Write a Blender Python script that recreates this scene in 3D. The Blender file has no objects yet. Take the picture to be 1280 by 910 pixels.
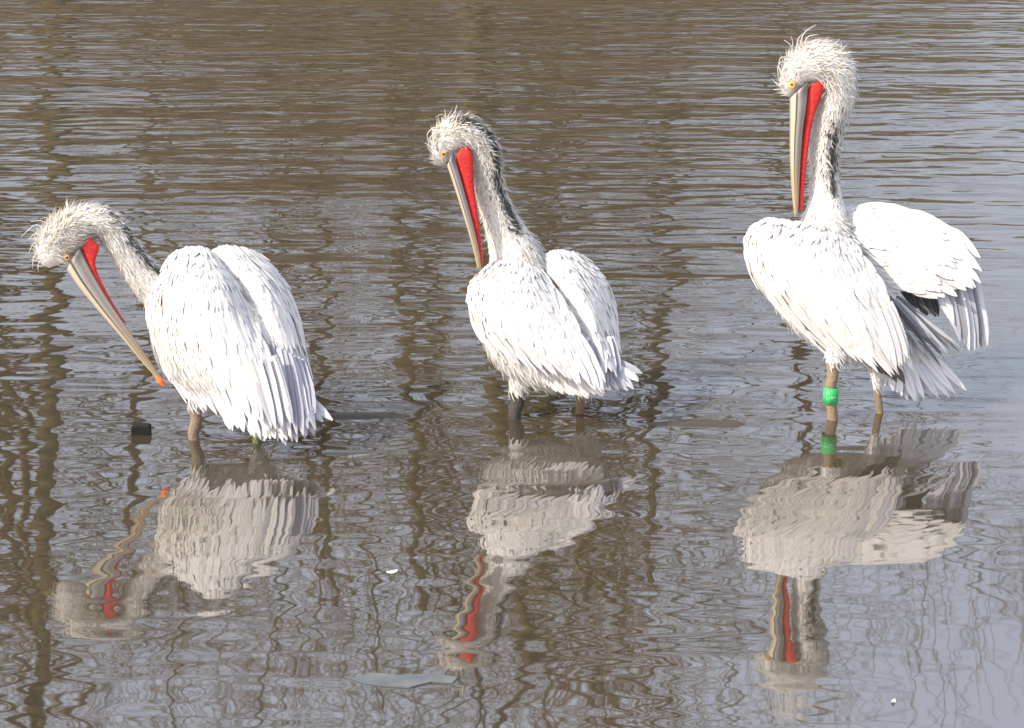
import bpy, math, random
import numpy as np
from mathutils import Vector

random.seed(7)
rng = np.random.default_rng(7)
scene = bpy.context.scene
col = scene.collection

# ------------------------------------------------------------------ camera, sky, sun
H_CAM, PITCH, FPX = 2.2, math.radians(16.1), 2850.0
cam_data = bpy.data.cameras.new('camera')
cam_data.sensor_width = 36.0
cam_data.lens = 36.0 * FPX / 1280.0
cam_data.clip_end = 3000
cam = bpy.data.objects.new('camera', cam_data)
col.objects.link(cam)
cam.location = (0, 0, H_CAM)
cam.rotation_euler = (math.pi / 2 - PITCH, 0, 0)
scene.camera = cam

SUN_DIR = Vector((-0.66, -0.40, 0.60)).normalized()      # towards the sun
world = bpy.data.worlds.new('World')
scene.world = world
world.use_nodes = True
wn = world.node_tree
for n in list(wn.nodes):
    wn.nodes.remove(n)
sky = wn.nodes.new('ShaderNodeTexSky')
sky.sky_type = 'NISHITA'
sky.sun_disc = False
sky.sun_elevation = math.asin(SUN_DIR.z)
sky.sun_rotation = math.atan2(SUN_DIR.x, SUN_DIR.y)
sky.air_density = 1.0
sky.dust_density = 4.0
sky.ozone_density = 1.0
bg = wn.nodes.new('ShaderNodeBackground')
bg.inputs['Strength'].default_value = 0.15
wo = wn.nodes.new('ShaderNodeOutputWorld')
veil = wn.nodes.new('ShaderNodeMix')                      # thin even high haze over the whole sky
veil.data_type = 'RGBA'
veil.inputs[0].default_value = 0.45
veil.inputs[7].default_value = (8.8, 9.2, 10.7, 1)
wn.links.new(sky.outputs[0], veil.inputs[6])
wn.links.new(veil.outputs[2], bg.inputs['Color'])
wn.links.new(bg.outputs[0], wo.inputs['Surface'])

sun_data = bpy.data.lights.new('sun', 'SUN')
sun_data.energy = 4.0
sun_data.angle = math.radians(0.53)
sun_data.color = (1.0, 0.90, 0.755)
sun = bpy.data.objects.new('sun', sun_data)
col.objects.link(sun)
sun.location = (-8, -6, 12)
sun.rotation_euler = (-SUN_DIR).to_track_quat('-Z', 'Y').to_euler()

vs = scene.view_settings
vs.view_transform = 'Standard'
vs.look = 'None'
vs.gamma = 1.0
vs.use_curve_mapping = False
vs.exposure = 0.42
scene.cycles.max_bounces = 5
scene.cycles.diffuse_bounces = 2
scene.cycles.glossy_bounces = 3
scene.cycles.transparent_max_bounces = 8

# ------------------------------------------------------------------ helpers
def P(px, py, d):
    """point seen at photo pixel (px, py) that stands d metres ahead of the camera"""
    a = (px - 640.0) / FPX
    b = (455.0 - py) / FPX
    c, s = math.cos(PITCH), math.sin(PITCH)
    dy = c + b * s
    dz = -s + b * c
    t = d / dy
    return np.array((a * t, d, H_CAM + dz * t))

def norm(v):
    v = np.asarray(v, float)
    l = np.linalg.norm(v, axis=-1, keepdims=True)
    return v / np.maximum(l, 1e-9)

ORG = {}
def tag(o, label=None, cat=None, group=None, kind=None):
    if label: o['label'] = label
    if cat: o['category'] = cat
    if group: o['group'] = group
    if kind: o['kind'] = kind
    return o

def empty(name, loc):
    o = bpy.data.objects.new(name, None)
    o.empty_display_size = 0.1
    col.objects.link(o)
    o.location = loc
    ORG[o.name] = np.array(loc, float)
    return o

class MB:
    def __init__(self):
        self.v, self.f, self.uv, self.c, self.n = [], [], [], [], 0
    def add(self, v, f, uv=None, c=(1, 1, 1)):
        v = np.asarray(v, float).reshape(-1, 3)
        k = len(v)
        self.v.append(v)
        self.f.extend([tuple(int(i) + self.n for i in q) for q in f])
        self.uv.append(np.zeros((k, 2)) if uv is None else np.asarray(uv, float).reshape(-1, 2))
        c = np.asarray(c, float)
        if c.ndim == 1:
            c = np.tile(c, (k, 1))
        self.c.append(c)
        self.n += k
    def build(self, name, mat, parent=None, smooth=True, loc=None):
        v = np.concatenate(self.v)
        o0 = v.mean(axis=0) if loc is None else np.array(loc, float)
        me = bpy.data.meshes.new(name)
        me.from_pydata((v - o0).tolist(), [], self.f)
        uv = np.concatenate(self.uv)
        c = np.concatenate(self.c)
        ul = me.uv_layers.new(name='UVMap')
        li = np.empty(len(me.loops), dtype=np.int32)
        me.loops.foreach_get('vertex_index', li)
        ul.data.foreach_set('uv', uv[li].ravel().astype(np.float32))
        ca = me.color_attributes.new('Col', 'FLOAT_COLOR', 'POINT')
        ca.data.foreach_set('color', np.hstack([c, np.ones((len(c), 1))]).ravel().astype(np.float32))
        if smooth:
            me.polygons.foreach_set('use_smooth', np.ones(len(me.polygons), dtype=bool))
        me.materials.append(mat)
        o = bpy.data.objects.new(name, me)
        col.objects.link(o)
        if parent is not None:
            o.parent = parent
            o.location = o0 - ORG[parent.name]
        else:
            o.location = o0
        ORG[o.name] = o0
        return o

def catmull(pts, n):
    """smooth resample of a control polyline (any number of columns) to n rows"""
    pts = np.asarray(pts, float)
    m = len(pts)
    e = np.vstack([2 * pts[0] - pts[1], pts, 2 * pts[-1] - pts[-2]])
    s = np.linspace(0, m - 1, n)
    i = np.minimum(s.astype(int), m - 2)
    t = (s - i)[:, None]
    p0, p1, p2, p3 = e[i], e[i + 1], e[i + 2], e[i + 3]
    return 0.5 * ((2 * p1) + (-p0 + p2) * t + (2 * p0 - 5 * p1 + 4 * p2 - p3) * t ** 2 + (-p0 + 3 * p1 - 3 * p2 + p3) * t ** 3)

def frames(c):
    t = norm(np.gradient(c, axis=0))
    e2 = np.array((0.0, -0.96, 0.28))            # roughly towards the viewer's side of the bird
    e2 = norm(e2 - (t @ e2)[:, None] * t)
    e1 = np.cross(e2, t)
    return t, e1, e2

def tube(mb, c, r, sides=10, c_col=(1, 1, 1), flat=None, caps=True):
    c = np.asarray(c, float)
    r = np.asarray(r, float)
    t, e1, e2 = frames(c)
    if flat is None:
        flat = np.ones(len(c))
    n = len(c)
    a = np.linspace(0, 2 * math.pi, sides, endpoint=False)
    v = c[:, None] + r[:, None, None] * (np.cos(a)[None, :, None] * e1[:, None] + (np.asarray(flat)[:, None, None] * np.sin(a)[None, :, None]) * e2[:, None])
    f = []
    for i in range(n - 1):
        for j in range(sides):
            k = (j + 1) % sides
            f.append((i * sides + j, i * sides + k, (i + 1) * sides + k, (i + 1) * sides + j))
    if caps:
        f.append(tuple(range(sides))[::-1])
        f.append(tuple((n - 1) * sides + j for j in range(sides)))
    uv = np.stack(np.broadcast_arrays(a[None, :] / (2 * math.pi), np.linspace(0, 1, n)[:, None]), -1)
    mb.add(v.reshape(-1, 3), f, uv.reshape(-1, 2), c_col)

def strands(mb, pos, d, nrm, length, width, color, lift=0.25, bend=0.25, seg=3):
    pos, d, nrm = np.asarray(pos), norm(d), norm(nrm)
    N = len(pos)
    if N == 0:
        return
    side = norm(np.cross(d, nrm))
    wig = rng.normal(0, bend, (N, 1))
    out = []
    ts = np.linspace(0, 1, seg + 1)
    for t in ts:
        p = pos + d * (length * t)[:, None] + nrm * (length * lift * (t - 0.55 * t * t))[:, None] + side * wig * (length * t * t)[:, None]
        w = (width * (0.55 + 0.9 * t - 1.38 * t * t))[:, None]
        out += [p - side * w, p + side * w]
    v = np.stack(out, 1)                           # N, 2(seg+1), 3
    k = 2 * (seg + 1)
    base = (np.arange(N) * k)[:, None]
    f = []
    for s in range(seg):
        f.append(base + np.array([2 * s, 2 * s + 1, 2 * s + 3, 2 * s + 2]))
    f = np.concatenate(f)
    cc = np.repeat(np.asarray(color)[:, None, :], k, axis=1)
    uv = np.tile(np.stack([np.tile([0.0, 1.0], seg + 1), np.repeat(ts, 2)], -1), (N, 1))
    mb.add(v.reshape(-1, 3), f, uv, cc.reshape(-1, 3))

# ------------------------------------------------------------------ materials
def new_mat(name):
    m = bpy.data.materials.new(name)
    m.use_nodes = True
    nt = m.node_tree
    for n in list(nt.nodes):
        nt.nodes.remove(n)
    out = nt.nodes.new('ShaderNodeOutputMaterial')
    return m, nt, out

def N_(nt, typ, **kw):
    n = nt.nodes.new(typ)
    for k, v in kw.items():
        if hasattr(n, k):
            setattr(n, k, v)
        else:
            n.inputs[k].default_value = v
    return n

def principled(nt, out, rough=0.6, spec=0.3):
    b = nt.nodes.new('ShaderNodeBsdfPrincipled')
    b.inputs['Roughness'].default_value = rough
    b.inputs['Specular IOR Level'].default_value = spec
    nt.links.new(b.outputs[0], out.inputs['Surface'])
    return b

def mathn(nt, op, a, b=None, clamp=False):
    n = nt.nodes.new('ShaderNodeMath')
    n.operation = op
    n.use_clamp = clamp
    for i, x in enumerate((a, b)):
        if x is None: continue
        if isinstance(x, (int, float)):
            n.inputs[i].default_value = x
        else:
            nt.links.new(x, n.inputs[i])
    return n.outputs[0]

def mixc(nt, fac, a, b, blend='MIX'):
    n = nt.nodes.new('ShaderNodeMix')
    n.data_type = 'RGBA'
    n.blend_type = blend
    for s, x in ((0, fac), (6, a), (7, b)):
        if isinstance(x, (int, float)):
            n.inputs[s].default_value = x
        elif isinstance(x, tuple):
            n.inputs[s].default_value = (*x, 1)
        else:
            nt.links.new(x, n.inputs[s])
    return n.outputs[2]

def ramp(nt, fac, stops):
    r = nt.nodes.new('ShaderNodeValToRGB')
    el = r.color_ramp.elements
    while len(el) < len(stops):
        el.new(0.5)
    for e, (p, c) in zip(el, stops):
        e.position = p
        e.color = (*c, 1) if isinstance(c, tuple) else (c, c, c, 1)
    nt.links.new(fac, r.inputs[0])
    return r.outputs[0]

def noise(nt, vec, scale, detail=3, rough=0.55, dist=0.0):
    n = nt.nodes.new('ShaderNodeTexNoise')
    n.inputs['Scale'].default_value = scale
    n.inputs['Detail'].default_value = detail
    n.inputs['Roughness'].default_value = rough
    n.inputs['Distortion'].default_value = dist
    if vec is not None:
        nt.links.new(vec, n.inputs['Vector'])
    return n.outputs['Fac']

def mapping(nt, vec, scale=(1, 1, 1), rot=(0, 0, 0), loc=(0, 0, 0)):
    m = nt.nodes.new('ShaderNodeMapping')
    m.inputs['Scale'].default_value = scale
    m.inputs['Rotation'].default_value = rot
    m.inputs['Location'].default_value = loc
    nt.links.new(vec, m.inputs['Vector'])
    return m.outputs[0]

def attr_col(nt):
    a = nt.nodes.new('ShaderNodeAttribute')
    a.attribute_name = 'Col'
    return a.outputs['Color']

def feather_mat():
    m, nt, out = new_mat('feather_vane')
    b = principled(nt, out, 0.62, 0.2)
    tc = nt.nodes.new('ShaderNodeTexCoord')
    sep = nt.nodes.new('ShaderNodeSeparateXYZ')
    nt.links.new(tc.outputs['UV'], sep.inputs[0])
    dx = mathn(nt, 'ABSOLUTE', mathn(nt, 'SUBTRACT', sep.outputs[0], 0.5))
    shaft = mathn(nt, 'LESS_THAN', dx, 0.045)
    # barbs: fine slanted lines running out from the shaft
    bar = nt.nodes.new('ShaderNodeTexWave')
    bar.inputs['Scale'].default_value = 9.0
    bar.inputs['Distortion'].default_value = 2.2
    bar.inputs['Detail'].default_value = 2.0
    cx = nt.nodes.new('ShaderNodeCombineXYZ')
    nt.links.new(mathn(nt, 'SUBTRACT', mathn(nt, 'MULTIPLY', sep.outputs[1], 3.0), mathn(nt, 'MULTIPLY', dx, 1.6)), cx.inputs[0])
    nt.links.new(cx.outputs[0], bar.inputs['Vector'])
    base = attr_col(nt)
    c1 = mixc(nt, mathn(nt, 'MULTIPLY', bar.outputs['Fac'], 0.10), base, (0.52, 0.51, 0.52))
    edge_shade = mathn(nt, 'MULTIPLY', mathn(nt, 'GREATER_THAN', dx, 0.38), 0.42)  # grey vane rims paint in the shade between overlapping feathers
    c2 = mixc(nt, edge_shade, c1, (0.42, 0.42, 0.46))
    c3 = mixc(nt, mathn(nt, 'MULTIPLY', shaft, 0.42), c2, (0.20, 0.19, 0.19))
    nt.links.new(c3, b.inputs['Base Color'])
    bp = nt.nodes.new('ShaderNodeBump')
    bp.inputs['Strength'].default_value = 0.35
    bp.inputs['Distance'].default_value = 0.002
    nt.links.new(bar.outputs['Fac'], bp.inputs['Height'])
    nt.links.new(bp.outputs[0], b.inputs['Normal'])
    return m

def down_mat():
    m, nt, out = new_mat('plumage_down')
    b = principled(nt, out, 0.75, 0.1)
    tc = nt.nodes.new('ShaderNodeTexCoord')
    n = noise(nt, tc.outputs['Object'], 90, 3)
    c = mixc(nt, mathn(nt, 'MULTIPLY', n, 0.10), attr_col(nt), (0.45, 0.42, 0.38))
    nt.links.new(c, b.inputs['Base Color'])
    tl = nt.nodes.new('ShaderNodeBsdfTranslucent')
    nt.links.new(c, tl.inputs['Color'])
    mx = nt.nodes.new('ShaderNodeMixShader')
    mx.inputs[0].default_value = 0.28
    nt.links.new(b.outputs[0], mx.inputs[1])
    nt.links.new(tl.outputs[0], mx.inputs[2])
    nt.links.new(mx.outputs[0], out.inputs['Surface'])
    return m

def body_mat():
    m, nt, out = new_mat('pelican_body')
    b = principled(nt, out, 0.7, 0.2)
    tc = nt.nodes.new('ShaderNodeTexCoord')
    n = noise(nt, tc.outputs['Object'], 120, 4)
    c = mixc(nt, mathn(nt, 'MULTIPLY', n, 0.14), attr_col(nt), (0.16, 0.14, 0.11))
    nt.links.new(c, b.inputs['Base Color'])
    bp = nt.nodes.new('ShaderNodeBump')
    bp.inputs['Strength'].default_value = 0.6
    bp.inputs['Distance'].default_value = 0.004
    v = nt.nodes.new('ShaderNodeTexVoronoi')
    v.inputs['Scale'].default_value = 160
    nt.links.new(tc.outputs['Object'], v.inputs['Vector'])
    nt.links.new(v.outputs['Distance'], bp.inputs['Height'])
    nt.links.new(bp.outputs[0], b.inputs['Normal'])
    return m

def bill_mat():
    """horn: pale ridge, dark groove, grey plate; u runs round the bill, v from base to tip"""
    m, nt, out = new_mat('bill_horn')
    b = principled(nt, out, 0.42, 0.4)
    tc = nt.nodes.new('ShaderNodeTexCoord')
    sep = nt.nodes.new('ShaderNodeSeparateXYZ')
    nt.links.new(tc.outputs['UV'], sep.inputs[0])
    across = sep.outputs[0]
    c = ramp(nt, across, [(0.0, (0.30, 0.27, 0.22)), (0.10, (0.52, 0.46, 0.34)), (0.27, (0.58, 0.50, 0.36)), (0.31, (0.05, 0.045, 0.04)), (0.38, (0.05, 0.045, 0.04)),
                          (0.43, (0.36, 0.34, 0.32)), (0.70, (0.20, 0.20, 0.21)), (0.80, (0.30, 0.28, 0.26)), (0.9, (0.48, 0.43, 0.34)), (1.0, (0.10, 0.09, 0.09))])
    tipc = ramp(nt, sep.outputs[1], [(0.0, 0.0), (0.45, 0.1), (0.75, 0.75), (1.0, 0.85)])
    c = mixc(nt, mathn(nt, 'MULTIPLY', tipc, 0.7), c, (0.40, 0.25, 0.09))
    basec = ramp(nt, sep.outputs[1], [(0.0, 0.75), (0.06, 0.5), (0.14, 0.0)])
    right = ramp(nt, across, [(0.45, 0.0), (0.7, 1.0)])
    c = mixc(nt, mathn(nt, 'MULTIPLY', basec, right), c, (0.03, 0.03, 0.035))
    n = noise(nt, mapping(nt, tc.outputs['UV'], (22, 2.5, 1)), 1.0, 5, 0.65)
    c = mixc(nt, mathn(nt, 'MULTIPLY', n, 0.5), c, (0.12, 0.10, 0.08))
    nt.links.new(c, b.inputs['Base Color'])
    bp = nt.nodes.new('ShaderNodeBump')
    bp.inputs['Strength'].default_value = 0.3
    bp.inputs['Distance'].default_value = 0.003
    nt.links.new(n, bp.inputs['Height'])
    nt.links.new(bp.outputs[0], b.inputs['Normal'])
    return m

def skin_mat(name, colr, dark, rough=0.45, scale=70, bump=0.004):
    m, nt, out = new_mat(name)
    b = principled(nt, out, rough, 0.35)
    tc = nt.nodes.new('ShaderNodeTexCoord')
    n = noise(nt, tc.outputs['Object'], scale, 4)
    c = mixc(nt, ramp(nt, n, [(0.35, 0.0), (0.7, 1.0)]), colr, dark)
    nt.links.new(c, b.inputs['Base Color'])
    bp = nt.nodes.new('ShaderNodeBump')
    bp.inputs['Strength'].default_value = 0.5
    bp.inputs['Distance'].default_value = bump
    nt.links.new(n, bp.inputs['Height'])
    nt.links.new(bp.outputs[0], b.inputs['Normal'])
    return m

def nramp(nt, x, a, b):
    n = nt.nodes.new('ShaderNodeMapRange')
    n.interpolation_type = 'SMOOTHSTEP'
    nt.links.new(x, n.inputs['Value'])
    n.inputs['From Min'].default_value = a
    n.inputs['From Max'].default_value = b
    return n.outputs[0]

def water_mat():
    m, nt, out = new_mat('muddy_water')
    tc = nt.nodes.new('ShaderNodeTexCoord')
    o = tc.outputs['Object']
    sep = nt.nodes.new('ShaderNodeSeparateXYZ')
    nt.links.new(o, sep.inputs[0])
    # calm lee water towards the viewer and to the right, livelier water further out
    far = ramp(nt, mathn(nt, 'DIVIDE', sep.outputs[1], 16.0), [(0.27, 0.12), (0.37, 0.24), (0.46, 0.36), (0.58, 0.8), (0.9, 1.25)])
    gust = ramp(nt, noise(nt, mapping(nt, o, (0.35, 0.9, 1)), 1.0, 2), [(0.3, 0.55), (0.7, 1.25)])
    lee = mathn(nt, 'SUBTRACT', 1.0, mathn(nt, 'MULTIPLY', mathn(nt, 'MULTIPLY', nramp(nt, sep.outputs[0], 0.3, 1.3), nramp(nt, sep.outputs[1], 6.9, 5.6)), 0.78))
    amp = mathn(nt, 'MULTIPLY', mathn(nt, 'MULTIPLY', far, gust), lee)
    swell = noise(nt, mapping(nt, o, (0.55, 1.7, 1), (0, 0, 0.12)), 1.0, 1)
    rip = noise(nt, mapping(nt, o, (1.9, 7.0, 1), (0, 0, -0.06)), 1.0, 1.0, 0.4, 0.25)
    fine = noise(nt, mapping(nt, o, (4.2, 10.5, 1), (0, 0, 0.2)), 1.0, 1, 0.4, 0.3)
    lumps = noise(nt, mapping(nt, o, (5.0, 7.5, 1), (0, 0, 0.5)), 1.0, 1)
    h = mathn(nt, 'ADD', mathn(nt, 'MULTIPLY', swell, 0.016), mathn(nt, 'MULTIPLY', rip, 0.013))
    h = mathn(nt, 'ADD', h, mathn(nt, 'MULTIPLY', mathn(nt, 'MULTIPLY', fine, far), 0.0075))
    h = mathn(nt, 'ADD', h, mathn(nt, 'MULTIPLY', lumps, 0.005))
    band = noise(nt, mapping(nt, o, (0.8, 3.4, 1), (0, 0, 0.05)), 1.0, 1)
    h = mathn(nt, 'ADD', h, mathn(nt, 'MULTIPLY', band, 0.014))
    h = mathn(nt, 'MULTIPLY', h, amp)
    bp = nt.nodes.new('ShaderNodeBump')
    bp.inputs['Strength'].default_value = 1.0
    bp.inputs['Distance'].default_value = 1.0
    nt.links.new(h, bp.inputs['Height'])
    mud = noise(nt, mapping(nt, o, (0.5, 1.2, 1)), 1.2, 5)
    mc = mixc(nt, mud, (0.066, 0.054, 0.034), (0.050, 0.041, 0.027))
    dif = nt.nodes.new('ShaderNodeBsdfDiffuse')
    nt.links.new(mc, dif.inputs['Color'])
    gl = nt.nodes.new('ShaderNodeBsdfGlossy')
    gl.inputs['Roughness'].default_value = 0.02
    nt.links.new(bp.outputs[0], gl.inputs['Normal'])
    fr = nt.nodes.new('ShaderNodeFresnel')
    fr.inputs['IOR'].default_value = 5.0
    nt.links.new(bp.outputs[0], fr.inputs['Normal'])
    m2 = nt.nodes.new('ShaderNodeMixShader')
    nt.links.new(fr.outputs[0], m2.inputs[0])
    nt.links.new(dif.outputs[0], m2.inputs[1])
    nt.links.new(gl.outputs[0], m2.inputs[2])
    nt.links.new(m2.outputs[0], out.inputs['Surface'])
    return m

def ground_mat():
    m, nt, out = new_mat('pond_ground')
    b = principled(nt, out, 0.8, 0.3)
    tc = nt.nodes.new('ShaderNodeTexCoord')
    o = tc.outputs['Object']
    sep = nt.nodes.new('ShaderNodeSeparateXYZ')
    nt.links.new(o, sep.inputs[0])
    n = noise(nt, o, 2.5, 6)
    mud = mixc(nt, n, (0.045, 0.034, 0.026), (0.085, 0.066, 0.046))
    litter = mixc(nt, noise(nt, o, 6.0, 5), (0.10, 0.075, 0.045), (0.17, 0.14, 0.08))
    up = ramp(nt, mathn(nt, 'ADD', sep.outputs[2], 0.2), [(0.22, 0.0), (0.5, 1.0)])
    nt.links.new(mixc(nt, up, mud, litter), b.inputs['Base Color'])
    wet = ramp(nt, mathn(nt, 'ADD', sep.outputs[2], 0.2), [(0.21, 0.25), (0.35, 0.85)])
    nt.links.new(wet, b.inputs['Roughness'])
    bp = nt.nodes.new('ShaderNodeBump')
    bp.inputs['Strength'].default_value = 0.6
    bp.inputs['Distance'].default_value = 0.01
    nt.links.new(noise(nt, o, 30, 5), bp.inputs['Height'])
    nt.links.new(bp.outputs[0], b.inputs['Normal'])
    return m

def bark_mat(name, a, c):
    m, nt, out = new_mat(name)
    b = principled(nt, out, 0.85, 0.15)
    tc = nt.nodes.new('ShaderNodeTexCoord')
    n = noise(nt, mapping(nt, tc.outputs['Object'], (9, 9, 1.5)), 1.0, 5)
    nt.links.new(mixc(nt, n, a, c), b.inputs['Base Color'])
    bp = nt.nodes.new('ShaderNodeBump')
    bp.inputs['Distance'].default_value = 0.03
    nt.links.new(n, bp.inputs['Height'])
    nt.links.new(bp.outputs[0], b.inputs['Normal'])
    return m

M = dict(feather=feather_mat(), down=down_mat(), body=body_mat(), bill=bill_mat(), water=water_mat(), ground=ground_mat(),
         pouch=skin_mat('pouch_skin', (0.60, 0.032, 0.026), (0.42, 0.014, 0.014), 0.6, 95, 0.006),
         nail=skin_mat('orange_nail', (0.80, 0.17, 0.04), (0.65, 0.12, 0.03)),
         eyeskin=skin_mat('eye_skin', (0.62, 0.36, 0.11), (0.50, 0.22, 0.05), 0.55, 150),
         iris=skin_mat('eye_iris', (0.26, 0.13, 0.035), (0.20, 0.09, 0.03), 0.1, 200, 0.0005),
         pupil=skin_mat('eye_pupil', (0.01, 0.01, 0.01), (0.015, 0.012, 0.01), 0.08, 50, 0.0005),
         ring=skin_mat('green_band', (0.04, 0.46, 0.14), (0.03, 0.32, 0.10), 0.35, 60, 0.001),
         ringmark=skin_mat('band_mark', (0.60, 0.70, 0.42), (0.45, 0.60, 0.30), 0.4, 60, 0.001),
         block=skin_mat('black_block', (0.006, 0.006, 0.006), (0.012, 0.011, 0.010), 0.95, 60),
         film=skin_mat('blue_grey_film', (0.085, 0.105, 0.12), (0.15, 0.155, 0.15), 0.8, 14, 0.002),
         bark=bark_mat('tree_bark', (0.095, 0.075, 0.034), (0.15, 0.12, 0.06)),
         twig=bark_mat('twig_bark', (0.17, 0.125, 0.075), (0.27, 0.205, 0.13)),
         reed=bark_mat('dry_reed', (0.20, 0.15, 0.085), (0.30, 0.23, 0.13)))

# ------------------------------------------------------------------ the setting
def smooth(a, b, x):
    t = np.clip((x - a) / (b - a), 0, 1)
    return t * t * (3 - 2 * t)

LEGS = {}       # px foot positions, filled below, used by the mud bar
xs = np.unique(np.concatenate([np.linspace(-600, -40, 15), np.linspace(-40, -3, 38), np.linspace(-3, 3, 151), np.linspace(3, 40, 38), np.linspace(40, 600, 15)]))
ys = np.unique(np.concatenate([np.linspace(-300, -10, 10), np.linspace(-10, 6, 33), np.linspace(6, 8, 141), np.linspace(8, 40, 65), np.linspace(40, 1500, 25)]))
X, Y = np.meshgrid(xs, ys, indexing='ij')
def ground_z(X, Y):
    wob = 0.5 * np.sin(X * 0.35) + 0.4 * np.sin(X * 0.11 + 1.3)
    far_bank = smooth(28.5, 31.0, Y + wob)
    near_bank = smooth(2.6, 0.2, Y + 0.3 * wob)
    side = smooth(36, 40, np.abs(X))
    bank = np.maximum(np.maximum(far_bank, near_bank), side)
    z = -0.13 - 0.25 * smooth(8.2, 11, Y)
    nz = (np.sin(X * 6.1 + 2 * np.sin(Y * 31)) + np.sin(X * 3.3 + Y * 67.0) + np.sin(X * 14.0 - Y * 41 + 1.0) * 0.6) / 2.6
    bar = np.exp(-((Y - 6.98 + 0.05 * np.sin(X * 2.1)) / 0.11) ** 2) * smooth(-1.15, -0.75, X) * smooth(0.92, 0.72, X)
    bar *= 1 - 0.8 * np.exp(-((X - 0.06) / 0.2) ** 2)
    z = z + bar * (0.1375 + 0.010 * nz)
    return z * (1 - bank) + bank * (0.55 + 0.06 * np.sin(X * 0.9) * np.sin(Y * 0.7))
Z = ground_z(X, Y)
nx, ny = X.shape
idx = np.arange(nx * ny).reshape(nx, ny)
mb = MB()
mb.add(np.stack([X, Y, Z], -1).reshape(-1, 3), np.stack([idx[:-1, :-1], idx[1:, :-1], idx[1:, 1:], idx[:-1, 1:]], -1).reshape(-1, 4))
tag(mb.build('ground', M['ground'], loc=(0, 0, 0)), 'dark muddy pond bed rising to leaf-littered banks', kind='structure')
mb = MB()
mb.add([(-42, 0.5, 0), (42, 0.5, 0), (42, 33, 0), (-42, 33, 0)], [(0, 1, 2, 3)])
tag(mb.build('water', M['water'], loc=(0, 0, 0)), 'rippled muddy brown pond water', kind='structure')

# ------------------------------------------------------------------ bare trees of the far bank (seen mirrored in the water)
def grow(segs, p, d, r, L, level, maxl, rn):
    n = 5 if level < 2 else 3
    pts, rad = [p.copy()], [r]
    end = r * (0.55 if level == 0 else 0.35)
    for i in range(n):
        d = norm(d + rn.normal(0, 0.05 if level == 0 else 0.16, 3) + np.array((0, 0, 0.06)))
        p = p + d * L / n
        pts.append(p.copy())
        rad.append(r + (end - r) * (i + 1) / n)
    segs.append((level, np.array(pts), np.array(rad)))
    if level >= maxl:
        return
    kids = (9, 5, 4, 3)[level]
    for k in range(kids):
        t = rn.uniform(0.32 if level == 0 else 0.2, 1.0)
        i = min(int(t * n), n - 1)
        q = pts[i] + (pts[i + 1] - pts[i]) * (t * n - i)
        ax = norm(pts[i + 1] - pts[i])
        s = norm(np.cross(ax, rn.normal(0, 1, 3)))
        ang = rn.uniform(0.5, 1.05)
        grow(segs, q, ax * math.cos(ang) + s * math.sin(ang), rad[i] * rn.uniform(0.42, 0.62), L * rn.uniform(0.45, 0.68), level + 1, maxl, rn)

def make_tree(seed, height, radius):
    rn = np.random.default_rng(seed)
    segs = []
    grow(segs, np.array((0., 0., -0.25)), np.array((rn.normal(0, .03), 0, 1.)), radius, height * 0.8, 0, 4, rn)
    t, b, w = MB(), MB(), MB()
    for lv, p, r in segs:
        tube((t, b, w, w, w)[lv], p, np.maximum(r, 0.006), (9, 5, 4, 3, 3)[lv], caps=False)
    root = empty('bare_tree', (0, 0, 0))
    t.build('trunk', M['bark'], root, loc=(0, 0, 0))
    cr = b.build('crown', M['bark'], root, loc=(0, 0, 0))
    tag(w.build('twigs', M['twig'], cr, loc=(0, 0, 0)), kind='stuff')
    return root

def copy_tree(o, parent=None):
    c = o.copy()
    col.objects.link(c)
    if parent is not None:
        c.parent = parent
    for ch in list(o.children):
        copy_tree(ch, c)
    return c

protos = [make_tree(3, 15, 0.19), make_tree(11, 13, 0.12), make_tree(23, 14, 0.10)]
TREES = [(92, 30.9, 0, 1.0, 'thick bare tree mirrored as broad olive streak beside the stooping pelican'),
         (588, 31.0, 0, 0.92, 'thick bare tree mirrored as brown streak above the middle pelican'),
         (480, 33.0, 1, 1.0, 'slim bare tree mirrored between stooping and middle pelicans'),
         (318, 34.0, 2, 1.0, 'slim bare tree mirrored above the back of the stooping pelican'),
         (212, 36.5, 1, 1.1, 'slender bare tree of the far bank beside the broad olive streak'),
         (415, 37.0, 2, 1.05, 'slender bare tree further up the far bank'),
         (850, 32.6, 1, 1.0, 'slim bare tree mirrored between middle and tallest pelicans'),
         (735, 34.5, 2, 1.1, 'slim bare tree mirrored beside the middle pelican'),
         (965, 33.4, 1, 0.85, 'slim bare tree mirrored beside the tallest pelican head'),
         (660, 39.0, 0, 0.9, 'bare tree set far back on the bank beyond the middle pelican'),
         (-60, 35.0, 0, 1.0, 'bare tree of the far bank next beyond the broad trunk'),
         (-330, 33.0, 1, 1.1, 'slim bare tree along the bank beyond the broad trunk'),
         (-560, 34.0, 2, 1.1, 'thin bare tree well along the bank beyond the broad trunk'),
         (-800, 32.5, 0, 0.95, 'thick bare tree well along the bank beyond the thin ones'),
         (530, 40.0, 1, 1.1, 'thin bare tree deep in the far bank row')]
used = set()
for i, (px, d, k, s, lab) in enumerate(TREES):
    o = protos[k] if k not in used else copy_tree(protos[k])
    used.add(k)
    x = (px - 640) / FPX * (d * 0.97 + 1.2)
    gz = float(ground_z(np.array([x]), np.array([d]))[0])
    o.location = (x, d, gz)
    o.rotation_euler = (0, 0, i * 2.3)
    o.scale = (s, s, s * (1.0 if px < 1000 else 0.8))
    tag(o, lab, 'tree', 'bare trees of the far bank')

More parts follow.
